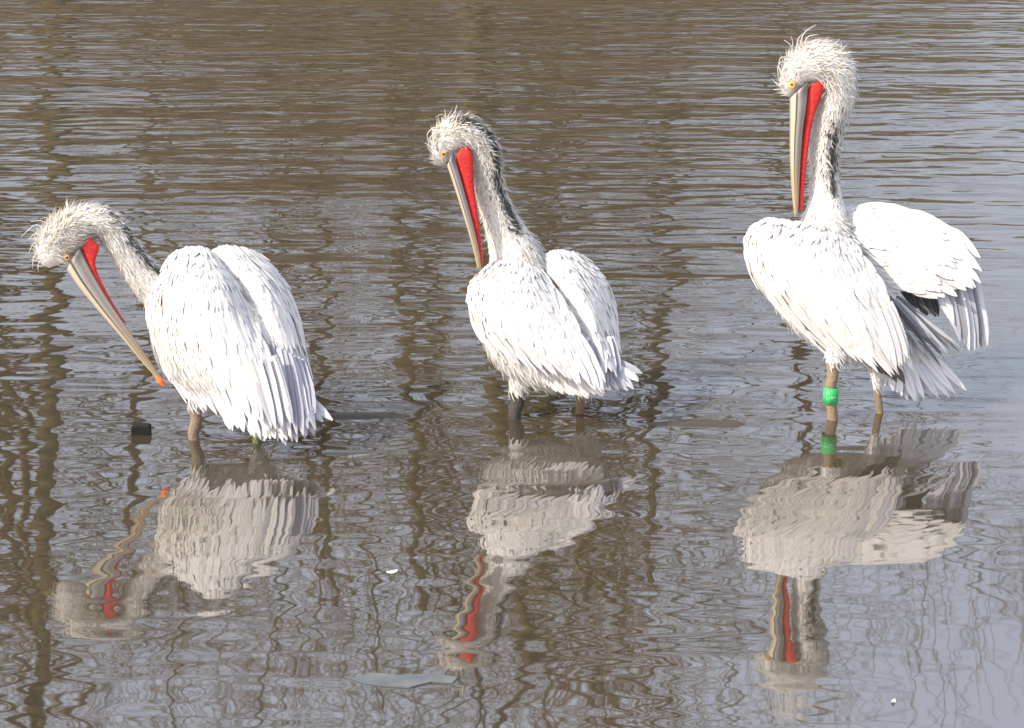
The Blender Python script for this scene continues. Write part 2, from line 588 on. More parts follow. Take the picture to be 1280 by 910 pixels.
# twiggy undergrowth along the far bank: nobody could count it
def thicket():
    mb = MB()
    n = 8000
    x = np.concatenate([rng.uniform(-16, 15, n), rng.uniform(-36, -16, 4500), rng.uniform(15, 34, 1800)])
    n = len(x)
    y = 31.6 + rng.gamma(2.0, 1.2, n)
    keep = rng.uniform(0, 1, n) < np.where(x > 5.8, 0.4, 1.0)
    x, y = x[keep], y[keep]
    n = len(x)
    z = ground_z(x, y) - 0.05
    pos = np.stack([x, y, z], -1)
    lean = rng.normal(0, 0.22, (n, 3)); lean[:, 2] = 1
    hump = (3.7 + 1.4 * np.sin(x * 0.8 + 1) * np.sin(x * 0.31)) * (1 - 0.65 * smooth(4.6, 7.4, x))
    L = hump * rng.uniform(0.5, 1.5, n) + 0.5
    strands(mb, pos, lean, np.tile((0, -1.0, 0.02), (n, 1)), L, rng.uniform(0.008, 0.03, n), np.ones((n, 3)), 0.1, 0.2, 3)
    tag(mb.build('undergrowth', M['twig'], loc=(0, 32, 0)), 'brown twiggy undergrowth of the far bank mirrored in the water', 'undergrowth', kind='stuff')
    mb = MB()
    n = 5000
    x = np.concatenate([rng.uniform(-16, 16, n), rng.uniform(-36, -16, 3000), rng.uniform(16, 34, 3000)])
    n = len(x)
    y = 30.4 + rng.gamma(1.5, 0.6, n) - 0.3 * np.sin(x * 0.35)
    pos = np.stack([x, y, ground_z(x, y) - 0.05], -1)
    lean = rng.normal(0, 0.15, (n, 3)); lean[:, 2] = 1
    strands(mb, pos, lean, np.tile((0, -1.0, 0.02), (n, 1)), rng.uniform(0.4, 1.25, n), rng.uniform(0.005, 0.014, n), np.ones((n, 3)), 0.1, 0.2, 3)
    tag(mb.build('dry_reeds', M['reed'], loc=(0, 31, 0)), 'dry tan reeds fringing the far bank', 'reeds', kind='stuff')
thicket()

# ------------------------------------------------------------------ pelican parts
WHITE = np.array((0.74, 0.715, 0.68))
class Patch:
    def __init__(self, lines, n=40):
        a = np.array([[P(*q) for q in ln] for ln in lines])           # v, u, 3
        a = np.stack([catmull(l, n) for l in a])                      # along u
        a = np.stack([catmull(a[:, i], n) for i in range(n)])         # u, v, 3
        self.n, self.a = n, a
        du = np.gradient(a, axis=0); dv = np.gradient(a, axis=1)
        self.du = du * (n - 1)
        self.dv = norm(dv)
        nr = norm(np.cross(du, dv))
        ctr = a.reshape(-1, 3).mean(0)
        if (nr.reshape(-1, 3).mean(0) @ (np.array((0, 0, H_CAM)) - ctr)) < 0:
            nr = -nr
        self.nr = nr
    def _s(self, arr, u, v):
        n = self.n
        x = np.clip(u, 0, 1) * (n - 1); y = np.clip(v, 0, 1) * (n - 1)
        i = np.minimum(x.astype(int), n - 2); j = np.minimum(y.astype(int), n - 2)
        fx = (x - i)[..., None]; fy = (y - j)[..., None]
        return (arr[i, j] * (1 - fx) * (1 - fy) + arr[i + 1, j] * fx * (1 - fy) + arr[i, j + 1] * (1 - fx) * fy + arr[i + 1, j + 1] * fx * fy)
    def at(self, u, v):
        u = np.asarray(u, float); v = np.asarray(v, float)
        p = self._s(self.a, u, v)
        d = self._s(self.du, u, v)
        ex = np.maximum(u - 1, 0)[..., None]
        return p + d * ex, norm(self._s(self.nr, u, v)), norm(self._s(self.dv, u, v)), norm(d)
    def cover(self, mb, off, thick, c):
        n = self.n
        k = np.arange(0, n, 1)
        a = self.a - self.nr * off
        b = self.a - self.nr * (off + thick)
        m = n * n
        I = np.arange(m).reshape(n, n)
        q = np.stack([I[:-1, :-1], I[1:, :-1], I[1:, 1:], I[:-1, 1:]], -1).reshape(-1, 4)
        f = [tuple(x) for x in q] + [tuple(x[::-1] + m) for x in q]
        loop = list(I[0, :]) + list(I[1:, -1]) + list(I[-1, -2::-1]) + list(I[-2:0:-1, 0])
        for i in range(len(loop)):
            s, t = loop[i], loop[(i + 1) % len(loop)]
            f.append((s, t, t + m, s + m))
        mb.add(np.vstack([a.reshape(-1, 3), b.reshape(-1, 3)]), f, None, c)

TS = np.linspace(0, 1, 7)
WP = np.array([0.55, 0.85, 1.0, 1.0, 0.92, 0.68, 0.12])
FACES = []
for i in range(6):
    FACES += [(3 * i, 3 * i + 1, 3 * i + 4, 3 * i + 3), (3 * i + 1, 3 * i + 2, 3 * i + 5, 3 * i + 4)]

def vane(mb, p, nr, dv, half, c, ridge=0.0016, droop=0.0012):
    """one feather from centre line p (7 points)"""
    w = half * WP * rng.uniform(0.92, 1.08, 7)
    w2 = half * WP * rng.uniform(0.92, 1.08, 7)
    l = p - dv * w[:, None] - nr * droop
    r = p + dv * w2[:, None] - nr * droop
    m = p + nr * ridge
    v = np.stack([l, m, r], 1).reshape(-1, 3)
    uv = np.stack(np.broadcast_arrays(np.array((0, .5, 1.))[None], TS[:, None]), -1).reshape(-1, 2)
    mb.add(v, FACES, uv, c)

def wing_feathers(patch, rows, wing_obj, plum):
    nr_rows = len(rows)
    for (u0, L, spacing, half, single, c, lift) in rows:
        vv = np.linspace(0, 1, 30)
        p, _, _, _ = patch.at(np.full(30, u0 + 0.4 * L), vv)
        arc = np.linalg.norm(np.diff(p, axis=0), axis=1).sum()
        n = max(3, int(arc / spacing))
        for i in range(n):
            v0 = (i + 0.5 + rng.uniform(-.35, .35)) / n
            u1 = u0 + rng.uniform(-0.35, 0.35) * L * 0.35
            LL = L * rng.uniform(0.82, 1.18)
            u = u1 + TS * LL
            v = v0 + TS * rng.normal(0, 0.012) + 0.008 * rng.normal() * TS ** 2
            p, nr, dv, d = patch.at(u, v)
            p = p + nr * (0.001 + lift * TS * rng.uniform(0.6, 1.4))[:, None]
            tw = rng.normal(0, 0.12)
            dv2 = norm(dv + nr * tw)
            cc = np.array(c) * rng.choice((1.05, 1.0, .97, .92, .84), p=(.2, .3, .2, .2, .1)) * rng.uniform(.97, 1.02)
            cc = np.clip(cc * (1 + rng.normal(0, .012, 3)), 0, 0.86)
            if single:
                f = MB()
                vane(f, p, nr, dv2, half * rng.uniform(.85, 1.15), cc)
                f.build('feather', M['feather'], wing_obj)
            else:
                vane(plum, p, nr, dv2, half * rng.uniform(.85, 1.15), cc)

def free_feather(parent, b, t, half, c, sag=0.0, nrm=None, single=True, mb=None, name='feather'):
    b, t = P(*b), P(*t)
    n0 = norm(np.array((-0.25, -0.8, 0.55)) if nrm is None else np.array(nrm, float))
    p = b + (t - b) * TS[:, None]
    d = norm(t - b)
    n0 = norm(n0 - d * (n0 @ d))
    p = p + n0 * (sag * 4 * TS * (1 - TS))[:, None]
    dv = norm(np.cross(d, n0))
    dv = norm(dv + n0 * rng.normal(0, .10))
    nr = np.tile(n0, (7, 1))
    f = MB() if mb is None else mb
    vane(f, p, nr, np.tile(dv, (7, 1)), half, np.clip(np.array(c) * rng.uniform(.92, 1.06), 0, .86))
    if mb is None:
        f.build(name, M['feather'], parent)

def fan(parent, bases, tips, n, half, c, jit=2.0, sag=0.004, dstep=0.004, name='feather', **kw):
    B = catmull(np.array(bases, float), n)
    T = catmull(np.array(tips, float), n)
    for i in range(n):
        b = B[i] + np.array((rng.normal(0, jit * .5), rng.normal(0, jit * .5), dstep * (i % 2)))
        t = T[i] + np.array((rng.normal(0, jit), rng.normal(0, jit), dstep * (i % 2)))
        cc = c[i % len(c)] if isinstance(c, list) else c
        free_feather(parent, tuple(b), tuple(t), half * rng.uniform(.85, 1.15), cc, sag, name=name, **kw)

def ribbon(mb, left, right, d, thick, n=26, sides=16, c=(1, 1, 1), zsink=0.0):
    """closed loft between two traced edges, thick metres deep along the sight line, real cross-section"""
    A = catmull(np.array(left, float), n)
    B = catmull(np.array(right, float), n)
    dd = np.interp(np.linspace(0, 1, n), np.linspace(0, 1, len(d)), d)
    th = np.interp(np.linspace(0, 1, n), np.linspace(0, 1, len(thick)), thick)
    L = np.array([P(a[0], a[1], q) for a, q in zip(A, dd)])
    R = np.array([P(a[0], a[1], q) for a, q in zip(B, dd)])
    C, Hh = (L + R) / 2, (R - L) / 2
    toward = norm(np.array((0, -0.96, 0.28)))
    a = np.linspace(0, 2 * math.pi, sides, endpoint=False)
    v = C[:, None] + (-np.cos(a))[None, :, None] * Hh[:, None] + (np.sign(np.sin(a)) * np.abs(np.sin(a)) ** 0.8)[None, :, None] * th[:, None, None] * toward
    f = []
    for i in range(n - 1):
        for j in range(sides):
            k = (j + 1) % sides
            f.append((i * sides + j, i * sides + k, (i + 1) * sides + k, (i + 1) * sides + j))
    f.append(tuple(range(sides))[::-1])
    f.append(tuple((n - 1) * sides + j for j in range(sides)))
    uv = np.stack(np.broadcast_arrays(((1 - np.cos(a)) / 2)[None, :], np.linspace(0, 1, n)[:, None]), -1).reshape(-1, 2)
    mb.add(v.reshape(-1, 3), f, uv, c)

def ball(mb, c, rx, ry, rz, ax=None, seg=12, rings=8, colr=(1, 1, 1)):
    ax = np.eye(3) if ax is None else ax
    v, f = [], []
    for i in range(rings + 1):
        th = math.pi * i / rings
        for j in range(seg):
            ph = 2 * math.pi * j / seg
            q = (rx * math.sin(th) * math.cos(ph), ry * math.sin(th) * math.sin(ph), rz * math.cos(th))
            v.append(np.array(c) + ax[0] * q[0] + ax[1] * q[1] + ax[2] * q[2])
    for i in range(rings):
        for j in range(seg):
            k = (j + 1) % seg
            f.append((i * seg + j, i * seg + k, (i + 1) * seg + k, (i + 1) * seg + j))
    mb.add(v, f, None, colr)

def chain(pts, n):
    """(px, py, d, radius px) -> centres, radii in metres"""
    a = catmull(np.array(pts, float), n)
    c = np.array([P(*q[:3]) for q in a])
    sc = np.linalg.norm(c - np.array((0, 0, H_CAM)), axis=1) / FPX
    return c, np.maximum(a[:, 3], 0.5) * sc

def pelican(spec):
    base = spec['base']
    root = empty('pelican', (base[0], base[1], 0.0))
    tag(root, spec['label'], 'pelican', 'pelicans standing in the shallow water')
    # ---- one continuous body: torso, neck, head, legs, webbed feet
    src = MB()
    tc_, tr_ = chain(spec['torso'], 26)
    tube(src, tc_, tr_, 24)
    nc, nr = chain(spec['neck'], 44)
    tube(src, nc, nr, 18)
    legs = []
    for lg in spec['legs']:
        c, r = chain(lg['pts'], 18)
        foot = c[-1].copy()
        gz = -0.128
        c = np.vstack([c, [foot[0], foot[1], gz + 0.012]])
        r = np.append(r, r[-1] * 0.9)
        tube(src, c, r, 12)
        fx = spec['facing']
        f0 = np.array((foot[0], foot[1], gz + 0.010))
        sidev = np.array((-fx[1], fx[0], 0))
        tips = [f0 + np.array((*fx, 0)) * 0.10 + sidev * k for k in (-0.05, 0, 0.05)]
        for tp in tips + [f0 - np.array((*fx, 0)) * 0.04]:
            tp = tp.copy(); tp[2] = gz + 0.006
            tube(src, np.linspace(f0, tp, 5), np.array((.011, .010, .009, .008, .006)), 8)
        v = [f0 + (0, 0, .004), *[t + (0, 0, .002) for t in tips], f0 - (0, 0, .008), *[t - (0, 0, .006) for t in tips]]
        src.add(v, [(0, 1, 2), (0, 2, 3), (6, 5, 4), (7, 6, 4), (0, 4, 5, 1), (1, 5, 6, 2), (2, 6, 7, 3), (3, 7, 4, 0)])
        legs.append((c, r, lg))
    tmp = src.build('body_source', M['body'], smooth=True, loc=(0, 0, 0))
    rm = tmp.modifiers.new('r', 'REMESH'); rm.mode = 'VOXEL'; rm.voxel_size = 0.0055; rm.use_smooth_shade = True
    sm = tmp.modifiers.new('s', 'SMOOTH'); sm.factor = 0.5; sm.iterations = 4
    dg = bpy.context.evaluated_depsgraph_get()
    me = bpy.data.meshes.new_from_object(tmp.evaluated_get(dg))
    bpy.data.objects.remove(tmp)
    nv = len(me.vertices)
    co = np.empty(nv * 3, np.float32); me.vertices.foreach_get('co', co); co = co.reshape(-1, 3).astype(float)
    no = np.empty(nv * 3, np.float32); me.vertices.foreach_get('normal', no); no = no.reshape(-1, 3).astype(float)
    cc = np.tile(WHITE * 0.93, (nv, 1))
    leg_w = np.zeros(nv)
    for c, r, lg in legs:
        k0 = lg['skin_from']
        z_top = P(*lg['pts'][0][:3])[2] * 0 + c[int(k0 * (len(c) - 1)), 2]
        dist = np.min(np.linalg.norm(co[:, None, :] - c[None, ::2], axis=2), axis=1)
        m = (dist < 0.045 + 0.1 * (co[:, 2] < 0.0)) & (co[:, 2] < z_top + 0.006 * np.sin(co[:, 0] * 300))
        cc[m] = lg['color']
        leg_w[m] = 1
    dall = np.linalg.norm(co[:, None, :] - nc[None], axis=2)
    near = dall.argmin(1)
    t_, e1_, e2_ = frames(nc)
    rel = co - nc[near]
    phv = np.arctan2((rel * e2_[near]).sum(1), (rel * e1_[near]).sum(1))
    sv = near / (len(nc) - 1)
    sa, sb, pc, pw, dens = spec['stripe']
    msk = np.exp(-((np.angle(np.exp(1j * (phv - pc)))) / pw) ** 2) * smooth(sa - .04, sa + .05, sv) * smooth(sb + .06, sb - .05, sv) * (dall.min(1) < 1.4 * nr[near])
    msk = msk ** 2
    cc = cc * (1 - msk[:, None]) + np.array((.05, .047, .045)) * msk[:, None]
    for a in list(me.color_attributes): me.color_attributes.remove(a)
    ca = me.color_attributes.new('Col', 'FLOAT_COLOR', 'POINT')
    ca.data.foreach_set('color', np.hstack([cc, np.ones((nv, 1))]).ravel().astype(np.float32))
    me.materials.clear(); me.materials.append(M['body'])
    me.vertices.foreach_set('co', (co - ORG[root.name]).ravel().astype(np.float32))
    me.polygons.foreach_set('use_smooth', np.ones(len(me.polygons), dtype=bool))
    me.name = 'body'
    body = bpy.data.objects.new('body', me); col.objects.link(body); body.parent = root
    ORG[body.name] = ORG[root.name].copy()

    # ---- soft plumage of belly, chest and thighs
    dn = MB()
    eye = P(*spec['eye'][:3])
    ex_r = spec['eye'][4]
    neck_d = np.min(np.linalg.norm(co[:, None, :] - nc[None, 6::2], axis=2) / nr[None, 6::2], axis=1)
    ok = np.where((leg_w < 0.5) & (neck_d > 1.25) & (co[:, 2] > 0.03))[0]
    pick = rng.choice(ok, spec.get('belly_n', 5200))
    p, nrm = co[pick], no[pick]
    flow = np.array(spec['flow'])
    d = flow - nrm * (nrm @ flow)[:, None] + rng.normal(0, .16, p.shape)
    colr = WHITE * rng.uniform(.90, 1.06, (len(p), 1))
    strands(dn, p, d, nrm, rng.uniform(.020, .042, len(p)), rng.uniform(.0022, .0042, len(p)), np.clip(colr, 0, .86), 0.22, .2)
    tag(dn.build('belly_plumage', M['down'], body), kind='stuff')

    # ---- shaggy neck and head plumage
    nk = MB()
    n = spec.get('neck_n', 16000)
    K = len(nc)
    t, e1, e2 = frames(nc)
    w = np.maximum(nr, 0.03) * np.linalg.norm(np.gradient(nc, axis=0), axis=1) * np.interp(np.linspace(0, 1, K), (0, .6, .85, 1), (.9, 1.1, 2.2, 3.2))
    idx = rng.choice(K, n, p=w / w.sum())
    fr = np.clip(idx + rng.uniform(-.5, .5, n), 0, K - 1.001)
    i0 = fr.astype(int); ff = (fr - i0)[:, None]
    lerp = lambda a: a[i0] * (1 - ff) + a[i0 + 1] * ff
    ph = rng.uniform(0, 2 * math.pi, n)
    nrm = norm(np.cos(ph)[:, None] * lerp(e1) + np.sin(ph)[:, None] * lerp(e2))
    p = lerp(nc) + nrm * (lerp(nr[:, None]) - 0.004)
    s = fr / (K - 1)
    cap = s > 0.985
    d = -lerp(t) + rng.normal(0, 1, (n, 3)) * np.where(s > .6, .34, .24)[:, None]
    L = np.where(s > .62, rng.uniform(.020, .046, n), rng.uniform(.018, .036, n))
    colr = WHITE * rng.uniform(.88, 1.05, (n, 1))
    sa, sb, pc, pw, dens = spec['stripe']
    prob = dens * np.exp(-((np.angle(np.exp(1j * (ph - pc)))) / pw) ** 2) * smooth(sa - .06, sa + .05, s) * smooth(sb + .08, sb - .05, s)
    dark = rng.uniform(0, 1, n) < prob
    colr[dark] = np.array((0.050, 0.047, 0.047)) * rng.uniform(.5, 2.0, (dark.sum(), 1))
    mott = (rng.uniform(0, 1, n) < spec.get('mottle', .035)) & ~dark
    colr[mott] = np.array((0.20, 0.185, 0.17)) * rng.uniform(.5, 1.8, (mott.sum(), 1))
    yel = rng.uniform(0, 1, n) < spec.get('cream', .25)
    colr[yel & ~dark] *= np.array((1.0, .95, .82))
    keep = (np.linalg.norm(p - eye, axis=1) > ex_r * 1.3)
    for (x, y, dd, r) in spec['bare']:
        c = P(x, y, dd)
        keep &= (np.linalg.norm(p - c, axis=1) > r)
    strands(nk, p[keep], d[keep], nrm[keep], L[keep], rng.uniform(.0014, .0030, n)[keep], np.clip(colr[keep], 0, .86), 0.24, .35)
    tag(nk.build('neck_plumage', M['down'], body), kind='stuff')

    # ---- curled crest wisps
    for (pts, wd) in spec['crest']:
        cr = MB()
        c = catmull([P(*q) for q in pts], 7)
        tube(cr, c, np.linspace(wd, wd * .3, 7), 4, WHITE, caps=True)
        cr.build('crest_plume', M['down'], body)

    # ---- bill, pouch, eye
    b = MB(); ribbon(b, spec['bill_l'], spec['bill_r'], spec['bill_d'], spec['bill_t'])
    bill = b.build('upper_bill', M['bill'], root)
    if 'nail' in spec:
        q = spec['nail']; b = MB()
        c = [P(*k[:3]) for k in q]
        tube(b, catmull(c, 9), np.interp(np.linspace(0, 1, 9), np.linspace(0, 1, len(q)), [k[3] for k in q]), 10)
        b.build('bill_nail', M['nail'], bill)
    b = MB(); ribbon(b, spec['pouch_l'], spec['pouch_r'], spec['pouch_d'], spec['pouch_t'])
    b.build('throat_pouch', M['pouch'], root)
    ex = spec['eye']
    tw = norm(np.array((ex[3], -0.96, 0.28)))
    a1 = norm(np.cross((0, 0, 1), tw)); a2 = np.cross(tw, a1)
    A = np.stack([a1, a2, tw])
    b = MB(); ball(b, eye, ex[4], ex[4] * 1.15, .005, A)
    es = b.build('eye_skin', M['eyeskin'], root)
    b = MB(); ball(b, eye + tw * .0022, .0060, .0060, .0042, A)
    b.build('iris', M['iris'], es)
    b = MB(); ball(b, eye + tw * .0050, .0034, .0034, .0022, A)
    b.build('pupil', M['pupil'], es)

    # ---- wings
    for wspec in spec['wings']:
        pt = Patch(wspec['grid'])
        wb = MB(); pt.cover(wb, 0.002, 0.012, WHITE * .97)
        wo_ = wb.build('wing', M['down'], root)
        plum = MB()
        wing_feathers(pt, wspec['rows'], wo_, plum)
        for args in wspec.get('fans', []):
            fan(wo_, **args)
        tag(plum.build('covert_plumage', M['feather'], wo_), kind='stuff')
    # ---- tail
    tb = MB()
    a = spec['tail']
    tcn, trd = chain(spec['tail_root'], 10)
    tube(tb, tcn, trd, 10, WHITE * .9, flat=np.full(10, .5))
    tl = tb.build('tail', M['down'], root)
    for args in a:
        fan(tl, **args)
    if 'ring' in spec:
        c, r = chain(spec['ring'], 5)
        b = MB(); t, e1, e2 = frames(c)
        sd = 20; ang = np.linspace(0, 2 * math.pi, sd, endpoint=False)
        V, F = [], []
        for k, (ro) in enumerate((1.0, 1.15)):
            for i in (0, -1):
                V.append(c[i] + r[i] * ro * (np.cos(ang)[:, None] * e1[i] + np.sin(ang)[:, None] * e2[i]))
        V = np.concatenate(V)
        for j in range(sd):
            k = (j + 1) % sd
            F += [(2 * sd + j, 2 * sd + k, 3 * sd + k, 3 * sd + j), (j, sd + j, sd + k, k), (j, k, 2 * sd + k, 2 * sd + j), (sd + j, 3 * sd + j, 3 * sd + k, sd + k)]
        b.add(V, F)
        rg = b.build('leg_band', M['ring'], root)
        b = MB()
        for (f0, dx) in ((.5, -.62), (.46, -.25), (.54, .12), (.5, .5)):
            i = 2
            for y0 in ((-0.55, .5) if dx < 0 else (0.1,)):
                cpt = c[i] + (c[-1] - c[0]) * (f0 - .5 + y0 * .3) + e1[i] * dx * r[i] + e2[i] * r[i] * 1.15 * math.sqrt(max(0.05, 1 - dx * dx))
                ball(b, cpt, .0014, .0015, .0050 if dx > 0 else .0030, None, 8, 4)
        b.build('band_marking', M['ringmark'], rg)
    return root

GREYV = (0.36, 0.36, 0.41)  # lavender-grey vanes, darkened to paint in shade on far wing and tail
PALE = (0.64, 0.63, 0.66)
DARKF = (0.045, 0.042, 0.045)
W_ = tuple(WHITE)
CREAM = (0.78, 0.74, 0.67)
def rows_std(scale=1.0):
    return [(0.80, 0.27, .018, .0130, True, PALE, .006), (0.68, 0.27, .017, .0122, True, W_, .006), (0.57, 0.25, .016, .0115, True, W_, .006),
            (0.48, 0.22, .015, .0110, False, W_, .005), (0.40, 0.20, .014, .0105, False, W_, .005), (0.32, 0.18, .013, .0100, False, W_, .004),
            (0.25, 0.16, .0125, .0095, False, W_, .005), (0.18, 0.14, .012, .0095, False, W_, .0055), (0.12, 0.12, .012, .0090, False, W_, .006),
            (0.06, 0.12, .011, .0085, False, W_, .006), (0.0, 0.10, .010, .0080, False, W_, .006)]

# ---------------- the stooping pelican
b1 = dict(
    label='stooping white pelican with lowered head and orange-tipped bill against its chest',
    base=P(280, 549, 6.77), facing=(-0.75, 0.66), flow=(0.35, -0.25, -0.85),
    torso=[(205, 395, 6.99, 8), (212, 398, 6.96, 30), (232, 405, 6.92, 50), (262, 420, 6.86, 68), (292, 448, 6.79, 66), (318, 478, 6.72, 50), (338, 505, 6.67, 28), (350, 520, 6.64, 6)],
    neck=[(225, 380, 6.93, 30), (200, 362, 6.95, 27), (180, 345, 6.94, 22), (163, 323, 6.93, 20), (148, 300, 6.92, 19), (134, 281, 6.91, 19), (114, 275, 6.90, 20), (94, 284, 6.90, 24), (76, 300, 6.90, 26), (66, 315, 6.90, 22), (62, 328, 6.90, 12), (62, 334, 6.90, 3)],
    legs=[dict(pts=[(262, 470, 6.80, 34), (250, 497, 6.79, 17), (245, 512, 6.785, 9.5), (246, 525, 6.78, 8), (242, 540, 6.78, 7.5), (243, 552, 6.78, 7)], skin_from=.36, color=(0.22, 0.165, 0.12)),
          dict(pts=[(325, 490, 6.76, 26), (322, 520, 6.75, 14), (321, 538, 6.745, 7), (321, 550, 6.745, 6), (322, 562, 6.745, 6)], skin_from=.5, color=(0.12, 0.15, 0.06))],
    eye=(84, 322, 6.836, -.1, .009),
    bare=[(94, 330, 6.84, .024), (104, 306, 6.85, .020), (112, 302, 6.85, .018)],
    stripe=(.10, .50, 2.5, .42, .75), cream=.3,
    crest=[([(60, 290, 6.88), (46, 281, 6.87), (36, 287, 6.86), (26, 297, 6.85)], .0022), ([(58, 296, 6.88), (44, 293, 6.86), (34, 300, 6.85)], .002),
           ([(62, 284, 6.88), (52, 276, 6.87), (38, 277, 6.87)], .002), ([(52, 300, 6.87), (42, 304, 6.86), (36, 316, 6.85)], .002),
           ([(80, 270, 6.9), (82, 262, 6.89), (86, 255, 6.88)], .0022), ([(108, 262, 6.9), (113, 255, 6.89), (112, 251, 6.88)], .002),
           ([(50, 312, 6.88), (42, 322, 6.86), (41, 336, 6.85)], .002), ([(56, 318, 6.88), (48, 330, 6.86), (48, 340, 6.85)], .002),
           ([(66, 280, 6.88), (58, 272, 6.87), (50, 274, 6.86)], .002), ([(95, 266, 6.9), (98, 258, 6.89), (104, 254, 6.88)], .002)],
    bill_l=[(84, 338), (100, 361), (124, 390), (150, 420), (176, 451), (199, 477)],
    bill_r=[(101, 309), (112, 333), (134, 372), (160, 411), (184, 446), (205, 476)],
    bill_d=[6.855, 6.85, 6.84, 6.83, 6.82], bill_t=[.022, .024, .020, .016, .012, .008],
    nail=[(196, 470, 6.82, .008), (201, 477, 6.815, .010), (206, 482, 6.815, .006)],
    pouch_l=[(104, 303), (103, 318), (112, 337), (126, 362), (143, 388), (156, 404)],
    pouch_r=[(113, 297), (124, 309), (119, 331), (132, 362), (147, 388), (158, 404)],
    pouch_d=[6.86, 6.86, 6.855, 6.85, 6.84], pouch_t=[.008, .012, .011, .010, .007, .004],
    wings=[dict(grid=[[(325, 316, 7.06), (354, 350, 7.02), (374, 395, 6.94), (381, 440, 6.86), (390, 490, 6.74)],
                      [(305, 309, 7.02), (342, 352, 6.92), (362, 400, 6.83), (373, 445, 6.75), (390, 505, 6.64)],
                      [(280, 306, 6.98), (318, 350, 6.86), (342, 400, 6.77), (357, 450, 6.70), (378, 510, 6.61)],
                      [(262, 314, 6.97), (294, 352, 6.88), (318, 402, 6.78), (336, 440, 6.71), (360, 510, 6.62)]],
                rows=[(0.74, 0.34, .026, .0170, True, GREYV, .008), (0.60, 0.32, .024, .0150, True, PALE, .010), (0.48, 0.26, .020, .0130, True, W_, .010)] + rows_std()[3:],
                fans=[dict(bases=[(340, 430, 6.70), (356, 440, 6.69), (376, 450, 6.72)], tips=[(350, 540, 6.56), (376, 545, 6.55), (396, 520, 6.60)], n=8, half=.017, c=[GREYV, (0.36, .36, .42), PALE])]),
           dict(grid=[[(197, 342, 6.95), (184, 372, 6.93), (186, 412, 6.90), (197, 452, 6.87), (220, 484, 6.82)],
                      [(213, 318, 6.94), (208, 365, 6.80), (212, 420, 6.76), (232, 468, 6.73), (260, 508, 6.70)],
                      [(238, 307, 6.94), (240, 352, 6.74), (250, 412, 6.66), (272, 468, 6.63), (298, 515, 6.62)],
                      [(258, 310, 6.95), (275, 352, 6.76), (292, 410, 6.66), (314, 466, 6.60), (334, 525, 6.58)],
                      [(262, 314, 6.96), (294, 352, 6.85), (318, 402, 6.74), (338, 450, 6.64), (358, 525, 6.58)]],
                rows=rows_std(),
                fans=[dict(bases=[(305, 455, 6.62), (325, 450, 6.61), (342, 445, 6.64)], tips=[(322, 525, 6.56), (345, 535, 6.545), (366, 530, 6.55)], n=9, half=.013, c=[PALE, W_, GREYV])])],
    tail_root=[(325, 470, 6.72, 18), (348, 505, 6.66, 16), (365, 525, 6.62, 6)],
    tail=[dict(bases=[(345, 490, 6.68), (360, 492, 6.67), (372, 488, 6.68)], tips=[(330, 551, 6.60), (372, 553, 6.58), (413, 526, 6.62)], n=13, half=.016, c=[PALE, GREYV, (0.62, .62, .68)]),
          dict(bases=[(278, 486, 6.66), (310, 496, 6.64), (345, 500, 6.62)], tips=[(285, 536, 6.60), (322, 546, 6.585), (366, 550, 6.57)], n=14, half=.015, c=[W_, W_, PALE])],
)

